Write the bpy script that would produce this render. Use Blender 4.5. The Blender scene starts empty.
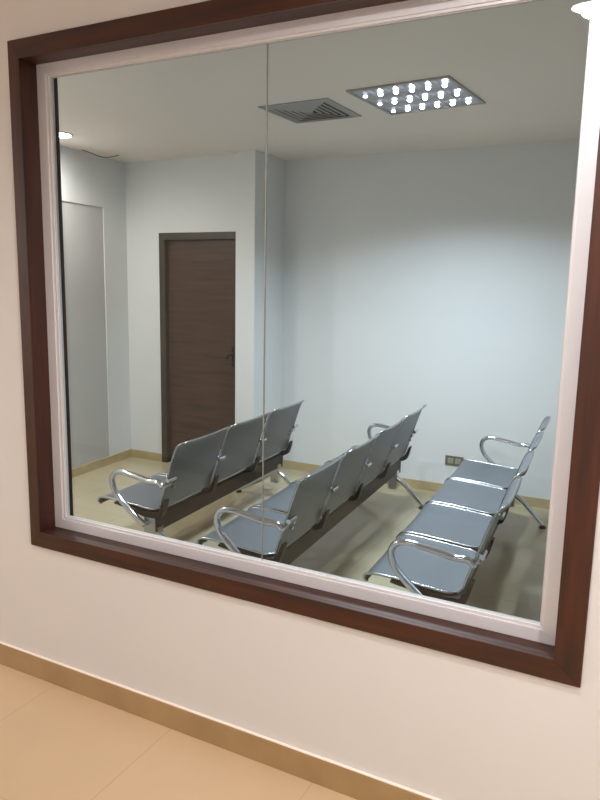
import bpy, bmesh, math, random
from mathutils import Vector, Matrix
random.seed(4)
C = bpy.context.scene.collection
PI = math.pi

# ------------------------------------------------------------------ helpers
def lin(c):
    c = c / 255.0
    return c / 12.92 if c <= 0.04045 else ((c + 0.055) / 1.055) ** 2.4
def rgb(r, g, b): return (lin(r), lin(g), lin(b), 1.0)

def material(name, color, rough=0.5, metal=0.0, spec=0.5, emit=None, estr=0.0):
    m = bpy.data.materials.new(name); m.use_nodes = True
    b = m.node_tree.nodes['Principled BSDF']
    b.inputs['Base Color'].default_value = color
    b.inputs['Roughness'].default_value = rough
    b.inputs['Metallic'].default_value = metal
    b.inputs['Specular IOR Level'].default_value = spec
    if emit:
        b.inputs['Emission Color'].default_value = emit
        b.inputs['Emission Strength'].default_value = estr
    return m
def N(m, t, **kw):
    n = m.node_tree.nodes.new(t)
    for k, v in kw.items(): setattr(n, k, v)
    return n
def L(m, a, b): m.node_tree.links.new(a, b)
def bsdf(m): return m.node_tree.nodes['Principled BSDF']
def ramp(m, stops):
    r = N(m, 'ShaderNodeValToRGB'); e = r.color_ramp.elements
    e[0].position, e[0].color = stops[0]; e[1].position, e[1].color = stops[-1]
    for p, c in stops[1:-1]:
        x = e.new(p); x.color = c
    return r
def mottled(name, c1, c2, scale, rough=0.5, bump=0.0, bscale=60, spec=0.5):
    m = material(name, c1, rough, spec=spec)
    tc = N(m, 'ShaderNodeTexCoord'); no = N(m, 'ShaderNodeTexNoise')
    no.inputs['Scale'].default_value = scale; no.inputs['Detail'].default_value = 4
    r = ramp(m, [(0.3, c1), (0.7, c2)])
    L(m, tc.outputs['Object'], no.inputs['Vector']); L(m, no.outputs['Fac'], r.inputs['Fac'])
    L(m, r.outputs['Color'], bsdf(m).inputs['Base Color'])
    if bump:
        n2 = N(m, 'ShaderNodeTexNoise'); n2.inputs['Scale'].default_value = bscale
        bp = N(m, 'ShaderNodeBump'); bp.inputs['Strength'].default_value = bump; bp.inputs['Distance'].default_value = 0.002
        L(m, tc.outputs['Object'], n2.inputs['Vector']); L(m, n2.outputs['Fac'], bp.inputs['Height'])
        L(m, bp.outputs['Normal'], bsdf(m).inputs['Normal'])
    return m
def wood(name, dark, mid, axis, rough=0.35, stretch=14.0, scale=2.2):
    m = material(name, dark, rough)
    tc = N(m, 'ShaderNodeTexCoord'); mp = N(m, 'ShaderNodeMapping')
    s = [stretch] * 3; s[axis] = 1.0
    mp.inputs['Scale'].default_value = s
    no = N(m, 'ShaderNodeTexNoise'); no.inputs['Scale'].default_value = scale
    no.inputs['Detail'].default_value = 8; no.inputs['Roughness'].default_value = 0.65
    r = ramp(m, [(0.3, dark), (0.72, mid)])
    L(m, tc.outputs['Object'], mp.inputs['Vector']); L(m, mp.outputs['Vector'], no.inputs['Vector'])
    L(m, no.outputs['Fac'], r.inputs['Fac']); L(m, r.outputs['Color'], bsdf(m).inputs['Base Color'])
    bp = N(m, 'ShaderNodeBump'); bp.inputs['Strength'].default_value = 0.12; bp.inputs['Distance'].default_value = 0.001
    L(m, no.outputs['Fac'], bp.inputs['Height']); L(m, bp.outputs['Normal'], bsdf(m).inputs['Normal'])
    return m
def tiles(name, c1, c2, grout, size, off, rough):
    m = mottled(name, c1, c2, 1.6, rough)
    tc = N(m, 'ShaderNodeTexCoord'); mp = N(m, 'ShaderNodeMapping')
    mp.inputs['Location'].default_value = (off[0], off[1], 0)
    br = N(m, 'ShaderNodeTexBrick'); br.offset = 0.0; br.squash = 1.0
    br.inputs['Scale'].default_value = 1.0; br.inputs['Brick Width'].default_value = size
    br.inputs['Row Height'].default_value = size; br.inputs['Mortar Size'].default_value = 0.0022
    br.inputs['Mortar Smooth'].default_value = 0.2
    mix = N(m, 'ShaderNodeMix', data_type='RGBA')
    L(m, tc.outputs['Object'], mp.inputs['Vector']); L(m, mp.outputs['Vector'], br.inputs['Vector'])
    src = bsdf(m).inputs['Base Color'].links[0].from_socket
    L(m, br.outputs['Fac'], mix.inputs['Factor']); L(m, src, mix.inputs['A'])
    mix.inputs['B'].default_value = grout
    L(m, mix.outputs['Result'], bsdf(m).inputs['Base Color'])
    return m

M = {}
M['wall_corridor'] = mottled('painted_corridor_wall', rgb(215, 214, 214), rgb(219, 217, 217), 0.9, 0.6, 0.15, 45)
M['wall_room'] = mottled('painted_room_wall', rgb(209, 212, 213), rgb(213, 216, 217), 0.8, 0.6, 0.1, 45)
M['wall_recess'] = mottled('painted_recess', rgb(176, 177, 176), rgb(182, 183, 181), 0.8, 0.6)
M['ceiling'] = mottled('ceiling_paint', rgb(232, 222, 214), rgb(235, 225, 217), 0.7, 0.7)
M['skirt'] = mottled('baseboard_tile', rgb(158, 130, 92), rgb(172, 144, 104), 6, 0.35)
M['skirt_room'] = mottled('room_baseboard_tile', rgb(168, 152, 116), rgb(180, 164, 126), 6, 0.35)
M['grout_bead'] = material('white_caulk_bead', rgb(250, 240, 230), 0.4)
M['floor'] = tiles('corridor_tile', rgb(202, 176, 142), rgb(210, 184, 150), rgb(190, 164, 130), 0.6, (0.3, 0.56), 0.3)
M['floor_room'] = tiles('room_tile', rgb(172, 163, 136), rgb(180, 171, 144), rgb(156, 147, 120), 0.6, (0.3, 0.05), 0.22)
M['wood'] = [wood('window_wood_%s' % a, rgb(34, 14, 6), rgb(76, 35, 18), i, 0.42) for i, a in enumerate('xyz')]
M['doorwood'] = wood('door_leaf_wood', rgb(46, 33, 26), rgb(80, 56, 42), 0, 0.3, 16.0, 1.8)
M['doorframe'] = wood('door_casing_wood', rgb(46, 40, 33), rgb(60, 52, 42), 2, 0.4)
M['alu'] = material('painted_aluminium', rgb(216, 215, 220), 0.32, 0.15)
M['gasket'] = material('pale_gasket', rgb(196, 194, 192), 0.5)
M['cable'] = material('dark_cable', rgb(45, 42, 40), 0.6)
M['seal'] = material('grey_glass_seal', rgb(134, 136, 132), 0.6)
M['chrome'] = material('polished_chrome', rgb(205, 208, 212), 0.12, 1.0)
M['trim'] = material('satin_steel_edge', rgb(175, 180, 184), 0.25, 1.0)
M['black'] = material('black_coated_steel', rgb(12, 13, 13), 0.45, 0.0, 0.3)
M['rubber'] = material('black_rubber', rgb(20, 20, 20), 0.7)
M['white'] = material('white_enamel', rgb(205, 203, 198), 0.4)
M['plate'] = material('brown_grey_socket_plate', rgb(96, 92, 80), 0.4)
M['socket'] = material('pale_socket_face', rgb(150, 148, 136), 0.4)
M['slot'] = material('dark_slot', rgb(18, 18, 18), 0.7)
M['duct'] = material('dark_duct', rgb(30, 31, 34), 0.8)
M['vent'] = material('vent_enamel', rgb(150, 152, 152), 0.45)
M['mirror'] = material('mirror_reflector', rgb(176, 178, 186), 0.42, 1.0)
M['bulb'] = material('lit_bulb', rgb(255, 255, 255), 0.4, emit=(0.92, 0.95, 1, 1), estr=25)
M['bulb_dim'] = material('lit_bulb_dim', rgb(255, 255, 255), 0.4, emit=(0.92, 0.95, 1, 1), estr=1.6)
M['down_cool'] = material('downlight_lens_cool', rgb(255, 255, 255), 0.4, emit=(1, 0.97, 0.98, 1), estr=40)
M['down_warm'] = material('downlight_lens_warm', rgb(255, 255, 255), 0.4, emit=(1, 0.93, 0.86, 1), estr=60)

def perforated():
    m = material('perforated_grey_steel', rgb(128, 136, 144), 0.42, 0.6)
    uv = N(m, 'ShaderNodeTexCoord'); mp = N(m, 'ShaderNodeMapping')
    mp.inputs['Scale'].default_value = (150, 150, 150)
    vo = N(m, 'ShaderNodeTexVoronoi'); vo.inputs['Randomness'].default_value = 0.0
    vo.inputs['Scale'].default_value = 1.0
    r = ramp(m, [(0.2, rgb(90, 96, 100)), (0.42, rgb(124, 132, 140))])
    L(m, uv.outputs['UV'], mp.inputs['Vector']); L(m, mp.outputs['Vector'], vo.inputs['Vector'])
    L(m, vo.outputs['Distance'], r.inputs['Fac']); L(m, r.outputs['Color'], bsdf(m).inputs['Base Color'])
    return m
M['steel'] = perforated()

def glass():
    m = bpy.data.materials.new('window_glass'); m.use_nodes = True
    nt = m.node_tree; nt.nodes.clear()
    out = nt.nodes.new('ShaderNodeOutputMaterial'); mix = nt.nodes.new('ShaderNodeMixShader')
    tr = nt.nodes.new('ShaderNodeBsdfTransparent'); gl = nt.nodes.new('ShaderNodeBsdfGlossy')
    fr = nt.nodes.new('ShaderNodeFresnel'); ma = nt.nodes.new('ShaderNodeMath'); ma.operation = 'MULTIPLY'
    fr.inputs['IOR'].default_value = 1.5; ma.inputs[1].default_value = 1.0
    tr.inputs['Color'].default_value = (0.92, 0.945, 0.935, 1)
    gl.inputs['Roughness'].default_value = 0.0; gl.inputs['Color'].default_value = (1, 1, 1, 1)
    nt.links.new(fr.outputs[0], ma.inputs[0]); nt.links.new(ma.outputs[0], mix.inputs[0])
    nt.links.new(tr.outputs[0], mix.inputs[1]); nt.links.new(gl.outputs[0], mix.inputs[2])
    nt.links.new(mix.outputs[0], out.inputs[0])
    return m
M['glass'] = glass()

def box(bm, x0, x1, y0, y1, z0, z1, mi=0):
    vs = [bm.verts.new((x, y, z)) for x in (x0, x1) for y in (y0, y1) for z in (z0, z1)]
    fs = []
    for f in ((0, 1, 3, 2), (4, 6, 7, 5), (0, 4, 5, 1), (2, 3, 7, 6), (0, 2, 6, 4), (1, 5, 7, 3)):
        fc = bm.faces.new([vs[i] for i in f]); fc.material_index = mi; fs.append(fc)
    return vs
def prism(bm, pts, z0, z1):
    """vertical prism over plan polygon pts"""
    a = [bm.verts.new((x, y, z0)) for x, y in pts]; b = [bm.verts.new((x, y, z1)) for x, y in pts]
    n = len(pts); bm.faces.new(a[::-1]); bm.faces.new(b)
    for i in range(n): bm.faces.new((a[i], a[(i + 1) % n], b[(i + 1) % n], b[i]))
def smooth_path(pts, sub=8):
    P = [Vector(p) for p in pts]; P = [P[0] * 2 - P[1]] + P + [P[-1] * 2 - P[-2]]
    out = []
    for i in range(1, len(P) - 2):
        for k in range(sub):
            t = k / sub; a, b, c, d = P[i - 1], P[i], P[i + 1], P[i + 2]
            out.append(0.5 * ((2 * b) + (c - a) * t + (2 * a - 5 * b + 4 * c - d) * t * t + (3 * b - a - 3 * c + d) * t ** 3))
    out.append(P[-2]); return out
def tube(bm, pts, r, n=10, flat=1.0, side=Vector((0, 1, 0)), r_end=None):
    """sweep an oval section; 'side' axis has radius r*flat"""
    rings = []
    for i, p in enumerate(pts):
        t = (pts[min(i + 1, len(pts) - 1)] - pts[max(i - 1, 0)]).normalized()
        s = side - t * side.dot(t)
        if s.length < 1e-4: s = Vector((1, 0, 0)) - t * t.x
        s.normalize(); u = t.cross(s)
        rr = r if r_end is None else r + (r_end - r) * i / (len(pts) - 1)
        rings.append([bm.verts.new(p + s * math.cos(2 * PI * k / n) * rr * flat + u * math.sin(2 * PI * k / n) * rr) for k in range(n)])
    for a, b in zip(rings, rings[1:]):
        for k in range(n): bm.faces.new((a[k], a[(k + 1) % n], b[(k + 1) % n], b[k]))
    bm.faces.new(rings[0][::-1]); bm.faces.new(rings[-1])
def lathe(bm, prof, n=32, c=(0, 0, 0)):
    rings = []
    for r, z in prof:
        rings.append([bm.verts.new((c[0] + max(r, 1e-4) * math.cos(2 * PI * k / n), c[1] + max(r, 1e-4) * math.sin(2 * PI * k / n), c[2] + z)) for k in range(n)])
    for a, b in zip(rings, rings[1:]):
        for k in range(n): bm.faces.new((a[k], a[(k + 1) % n], b[(k + 1) % n], b[k]))
    bm.faces.new(rings[0][::-1]); bm.faces.new(rings[-1])

def obj(name, bm, mats, parent=None, smooth=False, bevel=0.0, auto=40):
    bmesh.ops.recalc_face_normals(bm, faces=bm.faces[:])
    if smooth:
        for f in bm.faces: f.smooth = True
        for e in bm.edges:
            if len(e.link_faces) == 2 and e.calc_face_angle(0) > math.radians(auto): e.smooth = False
    me = bpy.data.meshes.new(name); bm.to_mesh(me); bm.free()
    for m in (mats if isinstance(mats, (list, tuple)) else [mats]): me.materials.append(m)
    o = bpy.data.objects.new(name, me); C.objects.link(o)
    if parent: o.parent = parent
    if bevel:
        b = o.modifiers.new('bevel', 'BEVEL'); b.width = bevel; b.segments = 2; b.limit_method = 'ANGLE'
    return o
def struct(name, bm, m, parent=None, bevel=0.0):
    o = obj(name, bm, m, parent, bevel=bevel)
    if not parent: o['kind'] = 'structure'
    return o
def thing(name, label, cat, loc=(0, 0, 0), rz=0.0, group=None):
    o = bpy.data.objects.new(name, None); C.objects.link(o)
    o.location = loc; o.rotation_euler = (0, 0, rz); o.empty_display_size = 0.1
    o['label'] = label; o['category'] = cat
    if group: o['group'] = group
    return o
def tag(o, label, cat, group=None):
    o['label'] = label; o['category'] = cat
    if group: o['group'] = group
def dup(root, loc, rz, label):
    r = root.copy(); C.objects.link(r); r.location = loc; r.rotation_euler = (0, 0, rz); r['label'] = label
    for ch in list(root.children):
        c = ch.copy(); C.objects.link(c); c.parent = r
        for g in list(ch.children):
            d = g.copy(); C.objects.link(d); d.parent = c
    return r

# ------------------------------------------------------------------ dimensions
CEIL = 2.725
WT = 0.158                                   # thickness of the window wall
X0, X1, Z0, Z1 = -2.204, -0.093, 0.599, 2.533           # outside of the wooden casing
AX0, AX1, AZ0, AZ1 = -2.148, -0.168, 0.663, 2.466        # aluminium frame outside
GX0, GX1, GZ0, GZ1 = -2.092, -0.219, 0.713, 2.420        # glass opening
YA = 0.067
BACK, DOORY = 3.53, 3.13

# ------------------------------------------------------------------ shell
bm = bmesh.new()
box(bm, -7, X0 + 0.02, 0, WT, 0, CEIL); box(bm, X1 - 0.02, 1.8, 0, WT, 0, CEIL)
box(bm, X0 + 0.02, X1 - 0.02, 0, WT, 0, Z0 + 0.02); box(bm, X0 + 0.02, X1 - 0.02, 0, WT, Z1 - 0.02, CEIL)
for f in bm.faces:
    f.normal_update()
    if f.calc_center_median().y > WT - 0.001: f.material_index = 1
struct('wall_front', bm, [M['wall_corridor'], M['wall_room']])
bm = bmesh.new(); box(bm, -7, 1.8, -2.95, -2.8, 0, CEIL); struct('wall_corridor_far', bm, M['wall_corridor'])
bm = bmesh.new(); box(bm, 1.8, 1.95, -2.95, WT, 0, CEIL); struct('wall_corridor_right', bm, M['wall_corridor'])
bm = bmesh.new(); box(bm, -7.15, -7, -2.95, WT, 0, CEIL); struct('wall_corridor_left', bm, M['wall_corridor'])
bm = bmesh.new(); box(bm, -7.15, 1.95, -2.95, 0.1, -0.1, 0); struct('floor', bm, M['floor'])
bm = bmesh.new(); box(bm, -7.15, 1.95, 0.1, 3.9, -0.1, 0); struct('floor', bm, M['floor_room'])
bm = bmesh.new(); box(bm, -7.15, 1.95, -2.95, 3.9, CEIL, CEIL + 0.12); struct('ceiling', bm, M['ceiling'])
# back wall, right wall
bm = bmesh.new(); box(bm, -2.97, 1.2, BACK, BACK + 0.15, 0, CEIL); struct('wall_back', bm, M['wall_room'])
bm = bmesh.new(); box(bm, 1.2, 1.35, WT, BACK + 0.15, 0, CEIL); struct('wall_right', bm, M['wall_room'])
# pillar between the door wall and the back wall
bm = bmesh.new(); box(bm, -3.155, -2.97, 3.03, BACK + 0.15, 0, CEIL); struct('wall_pillar', bm, M['wall_room'], bevel=0.004)
# door wall with opening
DX0, DX1, DZ = -4.02, -3.14, 2.10
bm = bmesh.new()
box(bm, -4.6, DX0 + 0.02, DOORY, DOORY + 0.15, 0, CEIL); box(bm, DX0 + 0.02, -3.155, DOORY, DOORY + 0.15, DZ - 0.02, CEIL)
struct('wall_door_side', bm, M['wall_room'])
# side wall (slightly out of square) with a shallow recess near the window
def sx(y): return -4.40 + (3.13 - y) * 0.078
RY = 2.81
bm = bmesh.new()
prism(bm, [(sx(RY), RY), (sx(3.13), 3.13), (-4.6, 3.13), (-4.6, RY)], 0, CEIL)
prism(bm, [(sx(0.2), 0.2), (sx(RY), RY), (-4.6, RY), (-4.6, 0.2)], 2.30, CEIL)
struct('wall_left', bm, M['wall_room'])
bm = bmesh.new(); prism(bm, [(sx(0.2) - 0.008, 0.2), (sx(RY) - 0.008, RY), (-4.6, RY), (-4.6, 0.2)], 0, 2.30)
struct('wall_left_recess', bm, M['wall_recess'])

# baseboards
def skirt(name, pts, h, t, m, nrm):
    bm = bmesh.new(); (ax, ay), (bx_, by) = pts
    nx, ny = nrm
    prism(bm, [(ax, ay), (bx_, by), (bx_ + nx * t, by + ny * t), (ax + nx * t, ay + ny * t)], 0, h)
    return struct(name, bm, m, bevel=0.0015)
skirt('baseboard_front', [(-7, 0), (1.8, 0)], 0.098, 0.011, M['skirt'], (0, -1))
bm = bmesh.new(); box(bm, -7, 1.8, -0.010, 0, 0.098, 0.1025); struct('trim_1', bm, M['grout_bead'], bevel=0.001)
skirt('baseboard_corridor_far', [(-7, -2.8), (1.8, -2.8)], 0.098, 0.011, M['skirt'], (0, 1))
skirt('baseboard_back', [(-2.97, BACK), (1.2, BACK)], 0.075, 0.011, M['skirt_room'], (0, -1))
skirt('baseboard_pillar', [(-3.155, 3.03), (-2.97, 3.03)], 0.075, 0.011, M['skirt_room'], (0, -1))
skirt('baseboard_door_side', [(-4.40, DOORY), (DX0, DOORY)], 0.075, 0.011, M['skirt_room'], (0, -1))
skirt('baseboard_left', [(sx(RY), RY), (sx(3.13), 3.13)], 0.075, 0.011, M['skirt_room'], (1, 0))
skirt('baseboard_recess', [(sx(0.2) - 0.008, 0.2), (sx(RY) - 0.008, RY)], 0.075, 0.014, M['skirt_room'], (1, 0))

# ------------------------------------------------------------------ window
def mitred(bm, x0, x1, z0, z1, wl, wr, wb, wt, y0, y1, faces='LRBT'):
    """four mitred members of a rectangular frame"""
    o = [(x0, z0), (x1, z0), (x1, z1), (x0, z1)]; i = [(x0 + wl, z0 + wb), (x1 - wr, z0 + wb), (x1 - wr, z1 - wt), (x0 + wl, z1 - wt)]
    mi = {'B': 0, 'R': 1, 'T': 0, 'L': 1}
    for k, s in enumerate('BRTL'):
        q = [o[k], o[(k + 1) % 4], i[(k + 1) % 4], i[k]]
        f = [bm.verts.new((x, y0, z)) for x, z in q]; b = [bm.verts.new((x, y1, z)) for x, z in q]
        fs = [bm.faces.new(f), bm.faces.new(b[::-1])]
        for j in range(4): fs.append(bm.faces.new((f[j], b[j], b[(j + 1) % 4], f[(j + 1) % 4])))
        for c in fs: c.material_index = mi[s]
win = bpy.data.objects.new('window_1', None); C.objects.link(win); win['kind'] = 'structure'
bm = bmesh.new()
wl, wr, wb, wt = AX0 - X0, X1 - AX1, AZ0 - Z0, Z1 - AZ1
mitred(bm, X0, X1, Z0, Z1, wl, wr, wb, wt, -0.013, 0.004)
mitred(bm, X0, X1, Z0, Z1, wl, wr, wb, wt, WT - 0.004, WT + 0.013)
mitred(bm, X0 + 0.021, X1 - 0.021, Z0 + 0.021, Z1 - 0.021, wl - 0.021, wr - 0.021, wb - 0.021, wt - 0.021, 0.003, WT - 0.003)
obj('window_casing', bm, [M['wood'][0], M['wood'][2]], win, bevel=0.002)
bm = bmesh.new()
mitred(bm, AX0, AX1, AZ0, AZ1, GX0 - AX0 - 0.012, AX1 - GX1 - 0.008, GZ0 - AZ0 - 0.010, AZ1 - GZ1 - 0.008, YA, YA + 0.034)
mitred(bm, AX0 + .02, AX1 - .02, AZ0 + .02, AZ1 - .02, GX0 - AX0 - .02, AX1 - GX1 - .02, GZ0 - AZ0 - .02, AZ1 - GZ1 - .02, YA + 0.005, YA + 0.030)
obj('window_frame', bm, M['alu'], win, bevel=0.0012)
bm = bmesh.new()
mitred(bm, GX0 - 0.006, GX1 + 0.006, GZ0 - 0.006, GZ1 + 0.006, 0.0085, 0.0085, 0.0075, 0.0085, YA + 0.012, YA + 0.024)
obj('gasket', bm, M['gasket'], win)
JX = -1.162
for a, b in ((GX0 - 0.003, JX - 0.0015), (JX + 0.0015, GX1 + 0.003)):
    bm = bmesh.new(); y = YA + 0.018
    bm.faces.new([bm.verts.new(v) for v in ((a, y, GZ0 - .003), (b, y, GZ0 - .003), (b, y, GZ1 + .003), (a, y, GZ1 + .003))])
    obj('pane', bm, M['glass'], win)
bm = bmesh.new(); box(bm, JX - 0.0014, JX + 0.0014, YA + 0.015, YA + 0.021, GZ0, GZ1); obj('pane_seal', bm, M['seal'], win)

# ------------------------------------------------------------------ door
door = bpy.data.objects.new('door_1', None); C.objects.link(door); door['kind'] = 'structure'
bm = bmesh.new()
cw = 0.062
box(bm, DX0, DX0 + cw, DOORY - 0.014, DOORY + 0.10, 0, DZ); box(bm, DX1 - cw - 0.015, DX1 - 0.015, DOORY - 0.014, DOORY + 0.10, 0, DZ)
box(bm, DX0 + cw, DX1 - cw - 0.015, DOORY - 0.014, DOORY + 0.10, DZ - cw, DZ)
obj('door_casing', bm, M['doorframe'], door, bevel=0.003)
bm = bmesh.new(); box(bm, DX0 + cw + 0.002, DX1 - cw - 0.017, DOORY + 0.035, DOORY + 0.075, 0.008, DZ - cw - 0.002)
leaf = obj('door_leaf', bm, M['doorwood'], door, bevel=0.002)
bm = bmesh.new(); hx = DX1 - cw - 0.050
box(bm, hx - 0.02, hx + 0.02, DOORY + 0.029, DOORY + 0.036, 0.95, 1.13)
tube(bm, [Vector((hx, DOORY + 0.03, 1.06)), Vector((hx, DOORY - 0.012, 1.06))], 0.009, 10, side=Vector((1, 0, 0)))
tube(bm, smooth_path([(hx + .004, DOORY - 0.012, 1.06), (hx - 0.03, DOORY - 0.014, 1.05), (hx - 0.045, DOORY - 0.010, 1.02)], 4), 0.008, 10, side=Vector((0, 0, 1)))
lathe(bm, [(0.010, 0), (0.010, 0.01)], 16, (hx, DOORY + 0.022, 0.985))
obj('door_handle', bm, M['black'], leaf, bevel=0.001)

# ------------------------------------------------------------------ benches
PITCH, SW = 0.575, 0.535
SEAT = [(0.008, 0.372), (-0.004, 0.384), (0.000, 0.400), (0.018, 0.411), (0.06, 0.415), (0.14, 0.411), (0.25, 0.402), (0.35, 0.393), (0.415, 0.391)]
BACKP = [(0.430, 0.404), (0.443, 0.450), (0.466, 0.525), (0.494, 0.612), (0.522, 0.700), (0.543, 0.757), (0.563, 0.787), (0.588, 0.802)]
def sheet(bm, prof, w, y0, r0, r1, th=0.004):
    P = smooth_path([(u, 0, z) for u, z in prof], 5)
    s = [0.0]
    for a, b in zip(P, P[1:]): s.append(s[-1] + (b - a).length)
    T = s[-1]; ny = 12
    uvl = bm.loops.layers.uv.new('UVMap')
    def hw(d, r):
        if r <= 0 or d >= r: return w / 2
        return w / 2 - r + math.sqrt(max(r * r - (r - d) ** 2, 0))
    top, bot, uvs = [], [], {}
    for i, p in enumerate(P):
        h = min(hw(s[i], r0), hw(T - s[i], r1))
        t = (P[min(i + 1, len(P) - 1)] - P[max(i - 1, 0)]).normalized(); n = Vector((-t.z, 0, t.x))
        ra, rb = [], []
        for k in range(ny + 1):
            y = -h + 2 * h * k / ny
            dish = -0.006 * (1 - (2 * y / w) ** 2)
            q = p + n * dish + Vector((0, y0 + y, 0))
            va = bm.verts.new(q + n * th / 2); vb = bm.verts.new(q - n * th / 2)
            uvs[va] = uvs[vb] = (s[i], y + w / 2); ra.append(va); rb.append(vb)
        top.append(ra); bot.append(rb)
    def q4(a, b, c, d):
        f = bm.faces.new((a, b, c, d))
        for l in f.loops: l[uvl].uv = uvs[l.vert]
    m = len(P) - 1
    for i in range(m):
        for k in range(ny):
            q4(top[i][k], top[i][k + 1], top[i + 1][k + 1], top[i + 1][k]); q4(bot[i][k], bot[i + 1][k], bot[i + 1][k + 1], bot[i][k + 1])
        q4(top[i][0], top[i + 1][0], bot[i + 1][0], bot[i][0]); q4(top[i][ny], bot[i][ny], bot[i + 1][ny], top[i + 1][ny])
    for k in range(ny):
        q4(top[0][k], bot[0][k], bot[0][k + 1], top[0][k + 1]); q4(top[m][k], top[m][k + 1], bot[m][k + 1], bot[m][k])
    # outline of the side edges for the trim
    out = []
    for sgn, kk in ((-1, 0), (1, ny)):
        out.append([(top[i][kk].co + bot[i][kk].co) / 2 for i in range(m + 1)])
    ends = [[(top[e][k].co + bot[e][k].co) / 2 for k in range(ny + 1)] for e in (0, m)]
    return out, ends

def arm_pts(sy):
    # from the back, forward over the top, round the front and down under the seat
    y = sy
    return [(0.478, y, 0.545), (0.45, y, 0.566), (0.39, y, 0.566), (0.30, y, 0.582), (0.21, y, 0.596), (0.158, y, 0.590), (0.128, y, 0.560),
            (0.128, y, 0.515), (0.150, y, 0.468), (0.195, y, 0.420), (0.250, y, 0.375), (0.30, y, 0.335), (0.35, y, 0.305)]

def make_bench(n, label):
    Lb = n * PITCH
    root = thing('waiting_bench', label, 'bench', group=None)
    # local axes: +x towards the back of the seats, +y along the row, origin front near corner on the floor
    bm = bmesh.new(); box(bm, 0.335, 0.395, 0.02, Lb - 0.02, 0.250, 0.352)
    beam = obj('beam', bm, M['black'], root, bevel=0.006)
    for e in (0.012, Lb - 0.022):
        bm = bmesh.new(); box(bm, 0.328, 0.402, e, e + 0.01, 0.243, 0.358); obj('end_cap', bm, M['trim'], beam, bevel=0.003)
    proto = None
    for i in range(n):
        yc = PITCH * (i + 0.5)
        if proto is None:
            bm = bmesh.new(); edges, ends = sheet(bm, SEAT, SW, 0, 0.012, 0.06)
            s = obj('seat', bm, M['steel'], root, smooth=True, auto=50)
            bm = bmesh.new()
            loop = edges[0] + ends[1][1:-1] + edges[1][::-1]
            tube(bm, loop, 0.0065, 8, side=Vector((0, 0.3, 1)))
            st = obj('seat_trim', bm, M['trim'], s, smooth=True, auto=60)
            bm = bmesh.new(); edges, ends = sheet(bm, BACKP, SW, 0, 0.03, 0.05)
            b = obj('backrest', bm, M['steel'], root, smooth=True, auto=50)
            bm = bmesh.new()
            loop = edges[0] + ends[1][1:-1] + edges[1][::-1]
            tube(bm, loop, 0.006, 8, side=Vector((1, 0.3, 0)))
            bt = obj('backrest_trim', bm, M['trim'], b, smooth=True, auto=60)
            s.location.y = b.location.y = yc
            proto = (s, st, b, bt)
        else:
            for a, t in (proto[:2], proto[2:]):
                c = a.copy(); C.objects.link(c); c.location.y = yc
                d = t.copy(); C.objects.link(d); d.parent = c
    # cast brackets at every seam and at both ends
    for i in range(n + 1):
        y = min(max(PITCH * i, 0.028), Lb - 0.028)
        bm = bmesh.new()
        side = [(0.325, 0.345), (0.42, 0.345), (0.450, 0.362), (0.463, 0.392), (0.474, 0.435), (0.480, 0.460), (0.468, 0.464),
                (0.458, 0.442), (0.448, 0.415), (0.425, 0.383), (0.340, 0.380), (0.22, 0.392), (0.12, 0.402), (0.12, 0.392), (0.22, 0.375)]
        ha = 0.022
        A = [bm.verts.new((u, y - ha, z)) for u, z in side]; B = [bm.verts.new((u, y + ha, z)) for u, z in side]
        k = len(side); bm.faces.new(A); bm.faces.new(B[::-1])
        for j in range(k): bm.faces.new((A[j], B[j], B[(j + 1) % k], A[(j + 1) % k]))
        br = obj('bracket', bm, M['black'], root, bevel=0.002)
        # chrome clamp joining the backrests
        bm = bmesh.new()
        tube(bm, [Vector((0.508, y - 0.036, 0.585)), Vector((0.508, y + 0.036, 0.585))], 0.012, 12, side=Vector((1, 0, 0)))
        tube(bm, [Vector((0.485, y, 0.585)), Vector((0.508, y, 0.585))], 0.009, 10)
        if i in (0, n):
            yy = y + (0.055 if i == 0 else -0.055)
            for zz in (0.530, 0.560):
                tube(bm, [Vector((0.462 + (zz - .53) * .3, yy, zz)), Vector((0.490 + (zz - .53) * .3, yy, zz - .008))], 0.008, 10)
        obj('back_clamp', bm, M['chrome'], br, smooth=True)
    for y in (-0.010, Lb + 0.010):
        bm = bmesh.new(); tube(bm, smooth_path(arm_pts(y), 6), 0.0155, 12, flat=1.3)
        s = 1 if y < 0 else -1
        tube(bm, [Vector((0.478, y, 0.547)), Vector((0.482, y + s * 0.055, 0.550))], 0.011, 10, side=Vector((1, 0, 0)))
        tube(bm, [Vector((0.35, y, 0.310)), Vector((0.36, y + s * 0.05, 0.305))], 0.011, 10, side=Vector((1, 0, 0)))
        obj('armrest', bm, M['chrome'], root, smooth=True)
    for y in (0.075, Lb - 0.075):
        bm = bmesh.new()
        box(bm, 0.333, 0.397, y - 0.028, y + 0.028, 0.13, 0.276)
        tube(bm, smooth_path([(0.395, y, 0.235), (0.30, y, 0.175), (0.17, y, 0.095), (0.07, y, 0.040), (0.03, y, 0.022)], 6), 0.019, 12, flat=1.3, r_end=0.012)
        tube(bm, smooth_path([(0.355, y, 0.235), (0.44, y, 0.185), (0.51, y, 0.115), (0.575, y, 0.045), (0.600, y, 0.022)], 6), 0.019, 12, flat=1.3, r_end=0.012)
        lg = obj('leg', bm, M['chrome'], root, smooth=True, auto=45)
        for u in (0.035, 0.597):
            bm = bmesh.new(); lathe(bm, [(0.024, 0), (0.024, 0.008), (0.016, 0.014), (0.010, 0.020)], 20, (u, y, 0.0))
            obj('foot_pad', bm, M['rubber'], lg, smooth=True)
    return root

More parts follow.
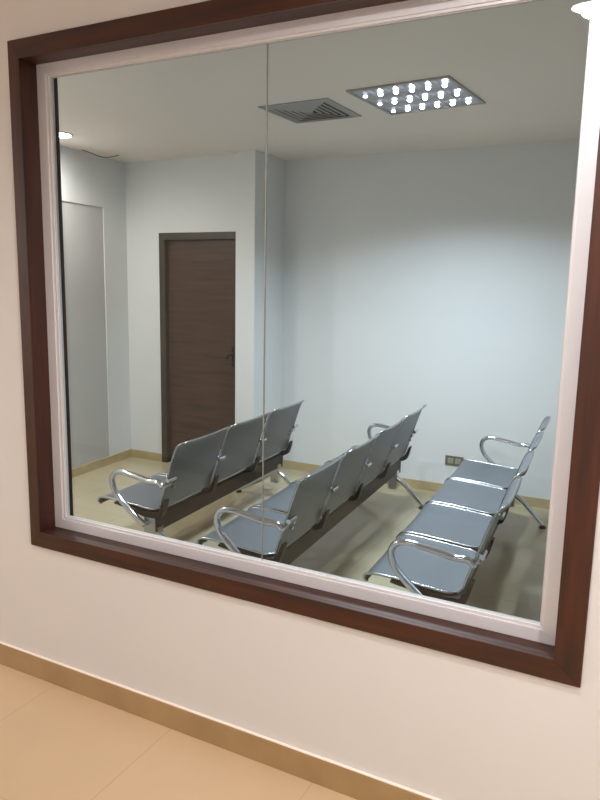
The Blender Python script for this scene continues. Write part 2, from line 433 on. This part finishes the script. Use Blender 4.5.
RZ = math.radians(3.0)
b1 = make_bench(3, 'three-seat perforated grey steel bench with chrome arms, nearest the brown door')
b1.location = (-2.84, 1.03, 0); b1.rotation_euler.z = RZ
b2 = make_bench(4, 'four-seat steel bench in the middle, between the other two benches, its backs facing the viewer')
b2.location = (-1.945, 0.78, 0); b2.rotation_euler.z = RZ
b3 = dup(b2, (-1.055, 0.80, 0), RZ + math.radians(0.3), 'four-seat steel bench at the right of the room, seats facing the viewer')
b3['label'] = 'rightmost four-seat steel bench, its grey seat tops in full view beside the right window frame'
for b in (b1, b2, b3): b['group'] = 'rows of steel waiting benches'

# ------------------------------------------------------------------ ceiling vent
t = thing('ceiling_vent', 'square grey four-way air vent in the room ceiling, left of the bright light panel', 'vent', (-2.008, 2.083, CEIL), math.radians(-2))
def ring(bm, a, b, z0, z1, th=0.002):
    """square pyramid band from half-size a at z0 to b at z1"""
    o = [(-a, -a, z0), (a, -a, z0), (a, a, z0), (-a, a, z0)]; i = [(-b, -b, z1), (b, -b, z1), (b, b, z1), (-b, b, z1)]
    V = [[bm.verts.new(Vector(p) + Vector((0, 0, d))) for p in q] for d in (0, th) for q in (o, i)]
    for k in range(4):
        j = (k + 1) % 4
        bm.faces.new((V[0][k], V[0][j], V[1][j], V[1][k])); bm.faces.new((V[2][k], V[3][k], V[3][j], V[2][j]))
        bm.faces.new((V[0][k], V[2][k], V[2][j], V[0][j])); bm.faces.new((V[1][k], V[1][j], V[3][j], V[3][k]))
bm = bmesh.new(); ring(bm, 0.235, 0.200, -0.006, -0.009); ring(bm, 0.235, 0.2349, -0.006, 0.0, 0.0005)
obj('vent_frame', bm, M['vent'], t)
bm = bmesh.new(); box(bm, -0.20, 0.20, -0.20, 0.20, -0.003, -0.0015); obj('duct_opening', bm, M['duct'], t)
# four fans of blades; those on the right stand wide open
for ang, wd in ((0, 0.008), (90, 0.030), (180, 0.0357), (270, 0.0357)):
    bm = bmesh.new(); Rm = Matrix.Rotation(math.radians(ang), 3, 'Z')
    for k in range(5):
        a = 0.198 - k * 0.036; b = a - wd
        q = [Vector((a, -a, -0.006)), Vector((a, a, -0.006)), Vector((b, b, -0.011)), Vector((b, -b, -0.011))]
        V = [bm.verts.new(Rm @ p) for p in q]; Wv = [bm.verts.new(Rm @ p + Vector((0, 0, 0.0015))) for p in q]
        bm.faces.new(V); bm.faces.new(Wv[::-1])
        for j in range(4): bm.faces.new((V[j], V[(j + 1) % 4], Wv[(j + 1) % 4], Wv[j]))
    obj('louvre_fan', bm, M['vent'], t)
bm = bmesh.new(); box(bm, -0.014, 0.014, -0.014, 0.014, -0.012, -0.004); obj('centre_plate', bm, M['vent'], t)

# ------------------------------------------------------------------ louvred light panel
LX, LY = -1.307, 2.010
t = thing('ceiling_light', 'square mirrored louvre ceiling light with rows of small bright bulbs', 'light', (LX, LY, CEIL), math.radians(-5))
h = 0.295
bm = bmesh.new()
for q in ((-h, h, -h, -h + .018), (-h, h, h - .018, h), (-h, -h + .018, -h + .018, h - .018), (h - .018, h, -h + .018, h - .018)): box(bm, *q, -0.010, 0.0)
obj('trim_frame', bm, M['vent'], t, bevel=0.002)
bm = bmesh.new(); box(bm, -h + .018, h - .018, -h + .018, h - .018, -0.0035, -0.001); obj('reflector', bm, M['mirror'], t)
W = 2 * (h - 0.018); nx, ny = 6, 3
for i in range(1, nx):
    bm = bmesh.new(); x = -W / 2 + W * i / nx
    vs = [(x - .012, -.004), (x + .012, -.004), (x + .002, -.014), (x - .002, -.014)]
    a = [bm.verts.new((u, -W / 2, z)) for u, z in vs]; b = [bm.verts.new((u, W / 2, z)) for u, z in vs]
    bm.faces.new(a); bm.faces.new(b[::-1])
    for j in range(4): bm.faces.new((a[j], b[j], b[(j + 1) % 4], a[(j + 1) % 4]))
    obj('louvre_blade', bm, M['mirror'], t)
for i in range(1, ny):
    bm = bmesh.new(); y = -W / 2 + W * i / ny
    vs = [(y - .03, -.004), (y + .03, -.004), (y + .002, -.015), (y - .002, -.015)]
    a = [bm.verts.new((-W / 2, u, z)) for u, z in vs]; b = [bm.verts.new((W / 2, u, z)) for u, z in vs]
    bm.faces.new(a); bm.faces.new(b[::-1])
    for j in range(4): bm.faces.new((a[j], b[j], b[(j + 1) % 4], a[(j + 1) % 4]))
    obj('louvre_blade', bm, M['mirror'], t)
for j in range(ny):
    for i in range(nx):
        x = -W / 2 + W * (i + 0.5) / nx; y = -W / 2 + W * (j + 0.5) / ny
        bm = bmesh.new()
        lathe(bm, [(0.009, -0.007), (0.012, -0.010), (0.0135, -0.015), (0.012, -0.020), (0.007, -0.0235), (0.002, -0.0245)], 16, (x, y, 0))
        obj('bulb', bm, M['bulb'] if i else M['bulb_dim'], t, smooth=True)

# ------------------------------------------------------------------ downlights and added fill lights
def downlight(x, y, label, mat, r=0.10):
    t = thing('downlight', label, 'light', (x, y, CEIL))
    bm = bmesh.new(); lathe(bm, [(r + 0.012, 0.0), (r + 0.012, -0.005), (r + 0.002, -0.009), (r, -0.004)], 36); obj('trim_ring', bm, M['white'], t, smooth=True)
    bm = bmesh.new(); lathe(bm, [(r, -0.0035), (r * 0.6, -0.0065), (0.001, -0.007)], 36); obj('lens', bm, mat, t, smooth=True)
downlight(-4.04, 1.97, 'round recessed white downlight in the room ceiling at the upper left of the window', M['down_cool'], 0.115)
downlight(-3.6, 0.72, 'added fill light, out of view, in the room ceiling close behind the window wall', M['down_cool'])  # added out of view to fill the left of the room with light
downlight(-0.33, -0.88, 'round recessed corridor downlight in front of the upper right of the window', M['down_warm'], 0.07)
downlight(-5.6, -2.0, 'added corridor fill light, out of view, well to the left of the window', M['down_warm'], 0.07)  # added beyond the left edge to brighten the corridor wall
downlight(1.1, -1.9, 'added corridor fill light, out of view, well to the right of the window', M['down_warm'], 0.07)  # added beyond the right edge to light the corridor

# ------------------------------------------------------------------ thin cable on the ceiling
bm = bmesh.new()
tube(bm, smooth_path([(-4.300, 2.50, CEIL - 0.004), (-4.285, 2.58, CEIL - 0.014), (-4.27, 2.66, CEIL - 0.028), (-4.24, 2.72, CEIL - 0.030), (-4.20, 2.77, CEIL - 0.016), (-4.175, 2.80, CEIL - 0.003)], 6), 0.0032, 8, side=Vector((1, 0, 0)))
tag(obj('cable', bm, M['cable'], smooth=True), 'short thin dark cable curving along the ceiling behind the upper left downlight', 'cable')

# ------------------------------------------------------------------ wall socket
t = thing('wall_socket', 'dark wide socket plate low on the back wall, between middle and right benches', 'socket', (-1.36, BACK, 0.280))
bm = bmesh.new(); box(bm, -0.075, 0.075, -0.009, 0, -0.040, 0.040); obj('cover_plate', bm, M['plate'], t, bevel=0.003)
for x in (-0.030, 0.030):
    bm = bmesh.new(); box(bm, x - 0.022, x + 0.022, -0.012, -0.008, -0.022, 0.022); s = obj('socket_face', bm, M['socket'], t, bevel=0.002)
    bm = bmesh.new()
    for d in (-0.007, 0.007): box(bm, x + d - 0.0012, x + d + 0.0012, -0.0128, -0.0118, -0.004, 0.010)
    box(bm, x - 0.002, x + 0.002, -0.0128, -0.0118, -0.014, -0.009); obj('slots', bm, M['slot'], s)

# ------------------------------------------------------------------ lamps
def spot(loc, power, color, angle, blend, size, rot=(0, 0, 0)):
    d = bpy.data.lights.new('spot', 'SPOT'); d.energy = power; d.color = color
    d.spot_size = math.radians(angle); d.spot_blend = blend; d.shadow_soft_size = size
    o = bpy.data.objects.new('lamp', d); C.objects.link(o); o.location = loc; o.rotation_euler = rot
ad = bpy.data.lights.new('panel', 'AREA'); ad.shape = 'SQUARE'; ad.size = 0.5; ad.energy = 66; ad.color = (0.77, 0.89, 1.0); ad.spread = math.radians(140)
ao = bpy.data.objects.new('lamp', ad); C.objects.link(ao); ao.location = (LX, LY, CEIL - 0.016); ao.rotation_euler = (0, 0, math.radians(-5))
spot((-4.04, 1.97, CEIL - 0.012), 75, (1.0, 0.93, 0.82), 172, 1.0, 0.03)
spot((-3.6, 0.72, CEIL - 0.012), 90, (1.0, 0.94, 0.84), 172, 0.6, 0.04)  # light of the added room fill
spot((-0.33, -0.88, CEIL - 0.012), 115, (1.0, 0.98, 0.97), 168, 0.5, 0.03)
spot((-5.6, -2.0, CEIL - 0.012), 320, (1.0, 0.96, 0.92), 168, 0.5, 0.05)  # light of the added left corridor fill
spot((1.1, -1.9, CEIL - 0.012), 180, (1.0, 0.97, 0.95), 168, 0.5, 0.05)  # light of the added right corridor fill

w = bpy.data.worlds.new('world'); bpy.context.scene.world = w; w.use_nodes = True
w.node_tree.nodes['Background'].inputs[0].default_value = (0.8, 0.8, 0.78, 1); w.node_tree.nodes['Background'].inputs[1].default_value = 0.2

# ------------------------------------------------------------------ camera
cd = bpy.data.cameras.new('camera'); cam = bpy.data.objects.new('camera', cd); C.objects.link(cam)
R = Vector((0.8889219, 0.45765683, 0.01918528)); U = Vector((-0.09291397, 0.13914009, 0.98590417)); F = Vector((-0.44853633, 0.87817439, -0.16620739))
mw = Matrix((R, U, -F)).transposed().to_4x4(); mw.translation = Vector((0, -1.92, 1.68)); cam.matrix_world = mw
cd.sensor_fit = 'VERTICAL'; cd.sensor_height = 24.0; cd.lens = 690.77 * 24.0 / 800.0; cd.clip_start = 0.02
bpy.context.scene.camera = cam
vs = bpy.context.scene.view_settings
vs.view_transform = 'Standard'; vs.look = 'None'; vs.exposure = 0.0; vs.gamma = 1.0
cy = bpy.context.scene.cycles
cy.use_denoising = True; cy.max_bounces = 10; cy.diffuse_bounces = 6; cy.sample_clamp_indirect = 6
